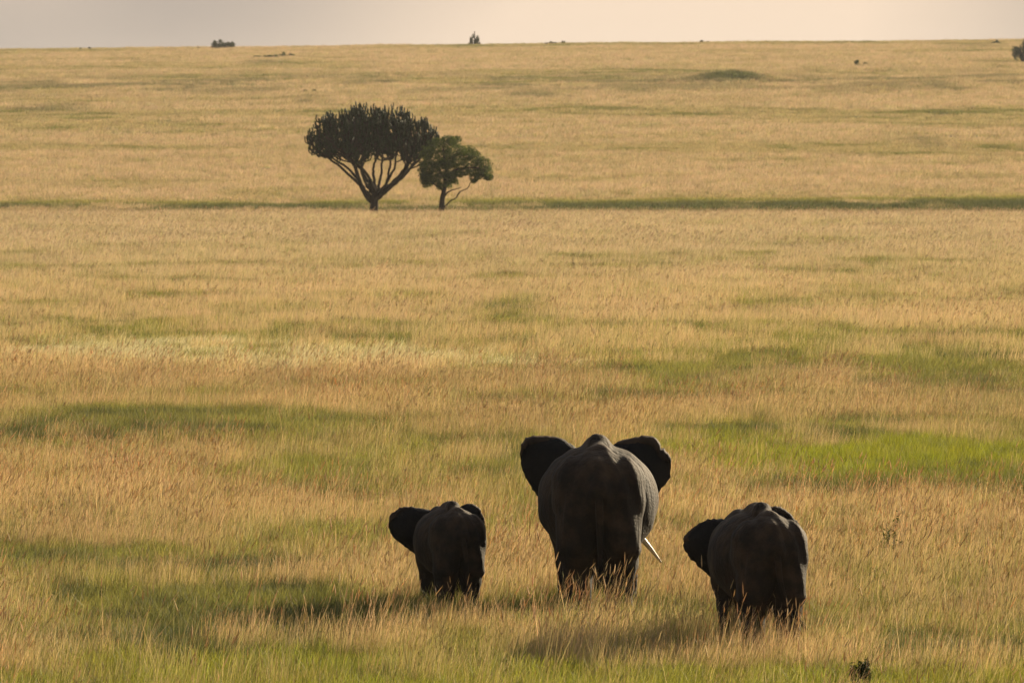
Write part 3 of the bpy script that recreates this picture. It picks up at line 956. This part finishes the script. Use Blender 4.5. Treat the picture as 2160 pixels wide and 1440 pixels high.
# main limbs: (points in photo px, depth), start radius
limbs = [
 ([(784, 425), (765, 395), (755, 365), (742, 340), (712, 318)], [0, -.3, -.5, -.7, -1.0], .36),
 ([(790, 412), (780, 392), (768, 368), (756, 345), (748, 320)], [0, .4, .8, 1.2, 1.5], .27),
 ([(792, 408), (786, 385), (770, 360), (755, 345), (735, 328)], [0, -.8, -1.6, -2.2, -2.8], .27),
 ([(793, 405), (788, 370), (790, 345), (797, 318)], [0, .2, .4, .5], .24),
 ([(795, 405), (801, 380), (805, 350), (806, 318)], [0, 1.0, 1.9, 2.6], .24),
 ([(798, 408), (815, 385), (822, 350), (828, 318)], [0, -1.0, -1.8, -2.6], .24),
 ([(797, 408), (812, 388), (830, 355), (838, 318)], [0, .6, 1.0, 1.2], .24),
 ([(797, 412), (825, 388), (850, 360), (870, 325)], [0, .2, .3, .2], .36),
 ([(797, 412), (822, 392), (848, 372), (864, 345)], [0, -.9, -1.9, -2.8], .28),
 ([(790, 410), (772, 386), (762, 360), (765, 325)], [0, 1.5, 2.6, 3.4], .24),
 ([(785, 415), (770, 400), (740, 358), (700, 330)], [0, .5, 1.0, 1.4], .28),
 ([(786, 420), (768, 398), (735, 365), (700, 336), (668, 312)], [0, 0, -.1, -.2, -.2], .24),
 ([(797, 416), (815, 402), (850, 368), (885, 334), (906, 306)], [0, -.2, -.4, -.4, -.3], .24),
 ([(798, 412), (828, 390), (858, 362), (885, 322)], [0, 1.2, 2.2, 3.0], .26),
]
ends = []
for pts, dep, r0 in limbs:
    c = catmull([ept(a, b2, d * 1.0) for (a, b2), d in zip(pts, dep)], 16)
    c += g.normal(0, .04, c.shape)
    rr = np.linspace(r0 * .70, r0 * .34, 16)
    wood.add(*tube(c, rr, 8, cap=False))
    for k in (6, 9, 12, 15):
        ends.append((c[k], rr[k]))
# crown surface of finger tips
cen = ept(789, 300)
def crown_top(xr):      # height of the crown top over the base as in the outline
    xs_ = np.array([648, 655, 668, 685, 700, 720, 740, 755, 765, 775, 790, 805, 830, 850, 862, 880, 893, 908, 920, 930])
    ys_ = np.array([300, 272, 255, 240, 236, 234, 226, 222, 219, 222, 224, 226, 226, 228, 234, 246, 247, 255, 264, 285])
    return np.interp(789 + xr / S, xs_, ys_)
heads = []
tries = 0
while len(heads) < 300 and tries < 20000:
    tries += 1
    x = g.uniform(-6.3, 6.3); y = g.uniform(-5.6, 5.6)
    rad = math.sqrt((x / 6.2) ** 2 + (y / 5.6) ** 2)
    if rad > 1: continue
    topz = EYE - (crown_top(x) - 272) * S - ez
    # the dome also falls away in depth
    topz -= .55 * (abs(y) / 5.6) ** 2 * 3.0
    low = float(np.interp(rad * 6.2, [0, 2, 3.2, 4.8, 6.2], [5.3, 4.9, 4.6, 5.3, 6.1]))
    z = topz - .22 - g.uniform(0, 1) ** 1.5 * 3.9
    z = max(z, low + g.uniform(0, 1.8))
    if z > topz - .22: z = topz - .22
    p = np.array([x, y, z])
    if any(np.sum((p - q) ** 2 * np.array([1, 1, .6])) < .27 for q in heads): continue
    heads.append(p)
def bez(a, ta, b2, tb, n_):
    t = np.linspace(0, 1, n_)[:, None]
    p1 = a + ta; p2 = b2 - tb
    return (1 - t) ** 3 * a + 3 * (1 - t) ** 2 * t * p1 + 3 * (1 - t) * t * t * p2 + t ** 3 * b2
for p in heads:
    best = min(ends, key=lambda e: (np.linalg.norm((p - e[0]) * np.array([1, 1, .55])) + (3 if e[0][2] > p[2] - .4 else 0)))
    a = best[0]
    d = p - a; dist = np.linalg.norm(d)
    start = np.array([d[0] * .45, d[1] * .45, max(d[2] * .15, .05)])
    c = bez(a, start, p, np.array([0, 0, max(.35 * abs(d[2]), .5)]), 9)
    (wood if True else fingers).add(*tube(c, np.linspace(min(best[1] * .6, .13), .085, 9), 5, cap=False))
    # whorl of fingers rising from the fork, four-ribbed like the real stems
    nf = g.integers(5, 9)
    topz = EYE - (crown_top(p[0]) - 272) * S - ez
    for k in range(nf):
        a0 = 2 * math.pi * (k + g.uniform(-.3, .3)) / nf
        sp_ = g.uniform(.16, .50)
        ln = g.uniform(.40, .85)
        z0 = -g.uniform(0, .7)
        q0 = p + np.array([0, 0, z0])
        q1 = q0 + np.array([math.cos(a0) * sp_ * .8, math.sin(a0) * sp_ * .8, .18 * ln])
        q2 = q0 + np.array([math.cos(a0) * sp_, math.sin(a0) * sp_, ln * .62])
        q3 = q0 + np.array([math.cos(a0) * sp_ * 1.05 + g.normal(0, .04), math.sin(a0) * sp_ * 1.05, ln])
        fingers.add(*tube(catmull([q0, q1, q2, q3], 6), [.05, .06, .075, .062, .075, .05], 4, phase=g.uniform(0, 1)))
link_mesh("trunk", wood.mesh("euphorbia_trunk", m_bark), tree)
link_mesh("crown", fingers.mesh("euphorbia_crown", m_cact, smooth=False), tree)

def leaves(acc, centre, radii, n_, size, g, shell=.55, droop=0.0):
    """leaf-sized quads through an ellipsoid clump, thicker towards its outside"""
    v = g.normal(0, 1, (n_, 3)); v /= np.linalg.norm(v, axis=1)[:, None]
    r = g.uniform(shell ** 3, 1, n_) ** (1 / 3)
    c = np.array(centre) + v * r[:, None] * np.array(radii)
    a = g.normal(0, 1, (n_, 3)); a /= np.linalg.norm(a, axis=1)[:, None]
    b2 = np.cross(a, g.normal(0, 1, (n_, 3))); b2 /= np.linalg.norm(b2, axis=1)[:, None] + 1e-9
    s = size * g.uniform(.6, 1.3, n_)[:, None]
    V = np.stack([c - a * s, c + b2 * s * .45, c + a * s, c - b2 * s * .45], 1).reshape(-1, 3)
    k = np.arange(n_) * 4
    F = np.stack([k, k + 1, k + 2, k + 3], 1).tolist()
    acc.add(V, F)

# small broadleaf tree
bx_, by_, bz_ = tree_base(931, 806)
S2 = 806 / 18000.0
def bpt(px, py, dy=0.0):
    return np.array([(px - 931) * S2, dy, EYE - (py - 272) * S2 - bz_])
tree2 = thing("acacia_tree", "small leafy tree with leaning trunk beside the candelabra tree", "tree", (bx_, by_, bz_ - .1))
wood, crown = Acc(), Acc()
g = np.random.default_rng(5)
wood.add(*tube(catmull([(0, 0, -.3), bpt(932, 425), bpt(936, 402), bpt(939, 380), bpt(942, 350)], 14), np.linspace(.30, .15, 14), 9, cap=False))
for pts, dep, r0, r1 in [
    ([(937, 402), (925, 392), (908, 380), (896, 372)], [0, -.2, -.5, -.8], .11, .04),
    ([(940, 380), (928, 358), (910, 345), (895, 345)], [0, .3, .8, 1.2], .11, .04),
    ([(941, 375), (955, 358), (980, 352), (1010, 352), (1025, 358)], [0, -.3, -.5, -.6, -.5], .13, .04),
    ([(941, 365), (950, 340), (965, 322), (985, 315)], [0, .6, 1.2, 1.6], .11, .04),
    ([(941, 362), (938, 335), (935, 312), (940, 300)], [0, -.5, -1.0, -1.0], .12, .04),
    ([(940, 372), (960, 362), (990, 345), (1005, 330)], [0, .9, 1.5, 1.8], .10, .04),
    ([(938, 412), (945, 402), (960, 397), (973, 393)], [0, -.1, -.1, 0], .09, .03)]:
    c = catmull([bpt(a, b2, d) for (a, b2), d in zip(pts, dep)], 12); c += g.normal(0, .025, c.shape)
    wood.add(*tube(c, np.linspace(r0, r1, 12), 6))
# dead bough leaning from the foot
c = catmull([bpt(936, 436, -.3), bpt(948, 424, -.3), bpt(962, 414, -.2), bpt(972, 402, -.1), bpt(988, 393, 0), bpt(992, 384, .1), bpt(998, 379, .1)], 22); c += g.normal(0, .03, c.shape)
wood.add(*tube(c, np.linspace(.075, .03, 22), 5))
c = catmull([bpt(962, 414, -.2), bpt(966, 406, -.2), bpt(970, 400, -.3)], 6)
wood.add(*tube(c, np.linspace(.035, .02, 6), 4))
clumps = [(900, 318, 15, 14), (920, 305, 22, 14), (945, 298, 20, 11), (958, 294, 13, 8), (930, 325, 30, 18), (962, 318, 30, 17), (985, 322, 26, 14),
          (1000, 335, 26, 14), (1018, 345, 20, 13), (1022, 358, 15, 11), (1012, 368, 14, 7), (905, 345, 16, 10), (893, 352, 11, 8), (898, 365, 10, 8),
          (945, 345, 24, 12), (970, 342, 22, 12), (912, 375, 15, 8), (925, 368, 18, 9), (950, 366, 18, 9), (965, 362, 14, 8), (900, 382, 10, 6), (940, 385, 11, 6), (930, 392, 8, 5), (990, 358, 16, 9), (915, 360, 14, 10), (930, 348, 20, 12), (1028, 372, 8, 8), (1000, 372, 10, 6), (890, 362, 7, 8), (955, 378, 9, 6), (903, 372, 14, 9)]
for (px, py, rx, ry) in clumps:
    for k in range(3):
        dy = g.uniform(-1, 1) * max(.2, 2.4 - abs(px - 955) * .02)
        cc = bpt(px + g.normal(0, 5), py + g.normal(0, 4), dy)
        rr = np.array([rx * S2, rx * S2 * .9, ry * S2 * 1.15]) * g.uniform(.6, .95)
        leaves(crown, cc, rr, int(230 * (rx / 18.0) ** 1.5) + 45, .080, g, shell=.5)
    # ragged outer sprays
    for k in range(16):
        v = g.normal(0, 1, 3); v /= np.linalg.norm(v)
        cc = bpt(px, py, 0) + v * np.array([rx * S2, 1.3, ry * S2]) * .95
        leaves(crown, cc, (.22, .22, .16), 26, .07, g, shell=.1)
link_mesh("trunk", wood.mesh("tree_trunk", m_bark), tree2)
link_mesh("crown", crown.mesh("tree_crown", m_leaf, smooth=False), tree2)

# ------------------------------------------------------------------ shrubs on the far slope and skyline
def shrub(name, label, cat, loc, w, h, n_clump, seed, mat=m_leafd, leaf=.16, spike=False, dens=110, stem=.03):
    g = np.random.default_rng(seed)
    t = thing(name, label, cat, loc, 0)
    wd, cr_ = Acc(), Acc()
    bumps = g.uniform(.55, 1.15, 7)
    for k in range(max(4, n_clump // 2)):
        e = np.array([g.uniform(-.5, .5) * w * .8, g.uniform(-.3, .3) * w * .6, h * g.uniform(.4, .8)])
        wd.add(*tube(catmull([(e[0] * .2, e[1] * .2, -.15), e * np.array([.6, .6, .5]), e], 5), np.linspace(stem * h, .4 * stem * h, 5), 4))
    if spike:
        wd.add(*tube([(0, 0, -.2), (.02, 0, h * .5), (.0, 0, h)], [.05 * h, .045 * h, .03 * h], 5))
    for k in range(n_clump):
        u = g.uniform(-1, 1)
        if spike:
            hh = h * g.uniform(.15, .72); x = u * w * .5 * (1 - hh / h * .9)
        else:
            x = u * w * .42; hh = h * (.30 + .45 * g.uniform(0, 1) * (1 - .45 * u * u))
        y = g.uniform(-.35, .35) * w * .7
        if not spike:
            hh = min(hh, h * .8) * bumps[int((u + 1) * 3.49)]
        rr = np.array([w * .11, w * .13, h * .20]) * g.uniform(.5, 1.3)
        leaves(cr_, (x, y, hh), rr, dens, leaf, g, shell=.3)
    link_mesh("stems", wd.mesh(name + "_stems", m_bark), t)
    link_mesh("crown", cr_.mesh(name + "_crown", mat, smooth=False), t)
    return t

def sky_bush(px, py_base, w_px, h_px, name, label, cat, n_, seed, spike=False, **kw):
    x, y, z = hill_point(px, py_base)
    s = y / 18000.0
    return shrub(name, label, cat, (x, y, z - .35), w_px * s, h_px * s + .3, n_, seed, spike=spike, **kw)

sky_bush(468, 104, 56, 22, "bush", "wide rounded dark bush on the skyline left of the trees", "bush", 44, 1)
sky_bush(420, 104, 12, 9, "bush", "tiny low bush on the skyline just left of the wide bush", "bush", 4, 21)
sky_bush(1001, 95, 28, 30, "skyline_tree", "small spiky lone tree with bare tip on the skyline", "tree", 16, 2, spike=True)
sky_bush(1162, 95, 34, 10, "bush", "low flat bush on the skyline right of the lone spiky tree", "bush", 18, 3)
sky_bush(1185, 94, 14, 11, "bush", "small bush at the right end of the low flat bush on the skyline", "bush", 5, 4)
sky_bush(1487, 92, 24, 9, "bush", "small thin bush alone on the right half of the skyline", "bush", 6, 5)
sky_bush(2100, 94, 24, 12, "bush", "small bush on the skyline near the right edge", "bush", 6, 6)
sky_bush(180, 106, 36, 9, "bush", "faint low bush on the far left skyline", "bush", 7, 7)
sky_bush(2162, 133, 60, 62, "bush", "tall dark bush cut by the right edge below the skyline", "bush", 20, 8, dens=220)
sky_bush(560, 124, 60, 12, "bush", "green low scrub just below the skyline under the wide bush", "bush", 12, 9, mat=m_leaf)
sky_bush(604, 121, 40, 15, "bush", "bright green scrub patch just below the skyline right of the wide bush", "bush", 9, 10, mat=m_leaf)
sky_bush(1815, 139, 34, 14, "bush", "small green bush on the far slope right of the mound", "bush", 8, 12, mat=m_leaf)
sky_bush(1960, 290, 24, 12, "bush", "lone faint bush in the middle of the far slope on the right", "bush", 6, 13, mat=m_leaf)
sky_bush(650, 196, 40, 12, "bush", "low green scrub on the far slope above the candelabra tree", "bush", 9, 14, mat=m_leaf)

# near weeds
x, y = P(1822, 1474)
m_weed = leaf_mat("weed_leaf", (.018, .024, .008), (.05, .065, .014), .2)
shrub("weed", "small dark leafy weed in the grass at the bottom right", "plant", (x, y, 0.0), .34, .62, 22, 31, mat=m_weed, leaf=.026, dens=60, stem=.008)
x, y = P(1882, 1205)
shrub("weed", "thin green leafy weed poking out of the grass right of the calf", "plant", (x, y, 0.0), .44, 1.05, 20, 32, mat=m_leaf, leaf=.030, dens=11, stem=.006)

# ------------------------------------------------------------------ haze
hz = bpy.data.materials.new("haze_air"); hz.use_nodes = True
hn = hz.node_tree; hn.nodes.clear()
ho = hn.nodes.new("ShaderNodeOutputMaterial"); pv = hn.nodes.new("ShaderNodeVolumePrincipled")
pv.inputs["Color"].default_value = (.95, .95, .95, 1)
pv.inputs["Density"].default_value = 0.000032
pv.inputs["Anisotropy"].default_value = 0.1
hn.links.new(pv.outputs[0], ho.inputs["Volume"])
zt = float(GZ.max()) + 6; zb = float(GZ.min()) - 1.5
xa, xb, ya, yb = -1510, 1510, -310, 4210
Vh = [(x, y, z) for z in (zb, zt) for y in (ya, yb) for x in (xa, xb)]
Fh = [(0, 2, 3, 1), (4, 5, 7, 6), (0, 1, 5, 4), (2, 6, 7, 3), (0, 4, 6, 2), (1, 3, 7, 5)]
hb = link_mesh("haze", mesh_np("haze", Vh, [np.array(Fh)], hz, smooth=False))
hb["kind"] = "stuff"
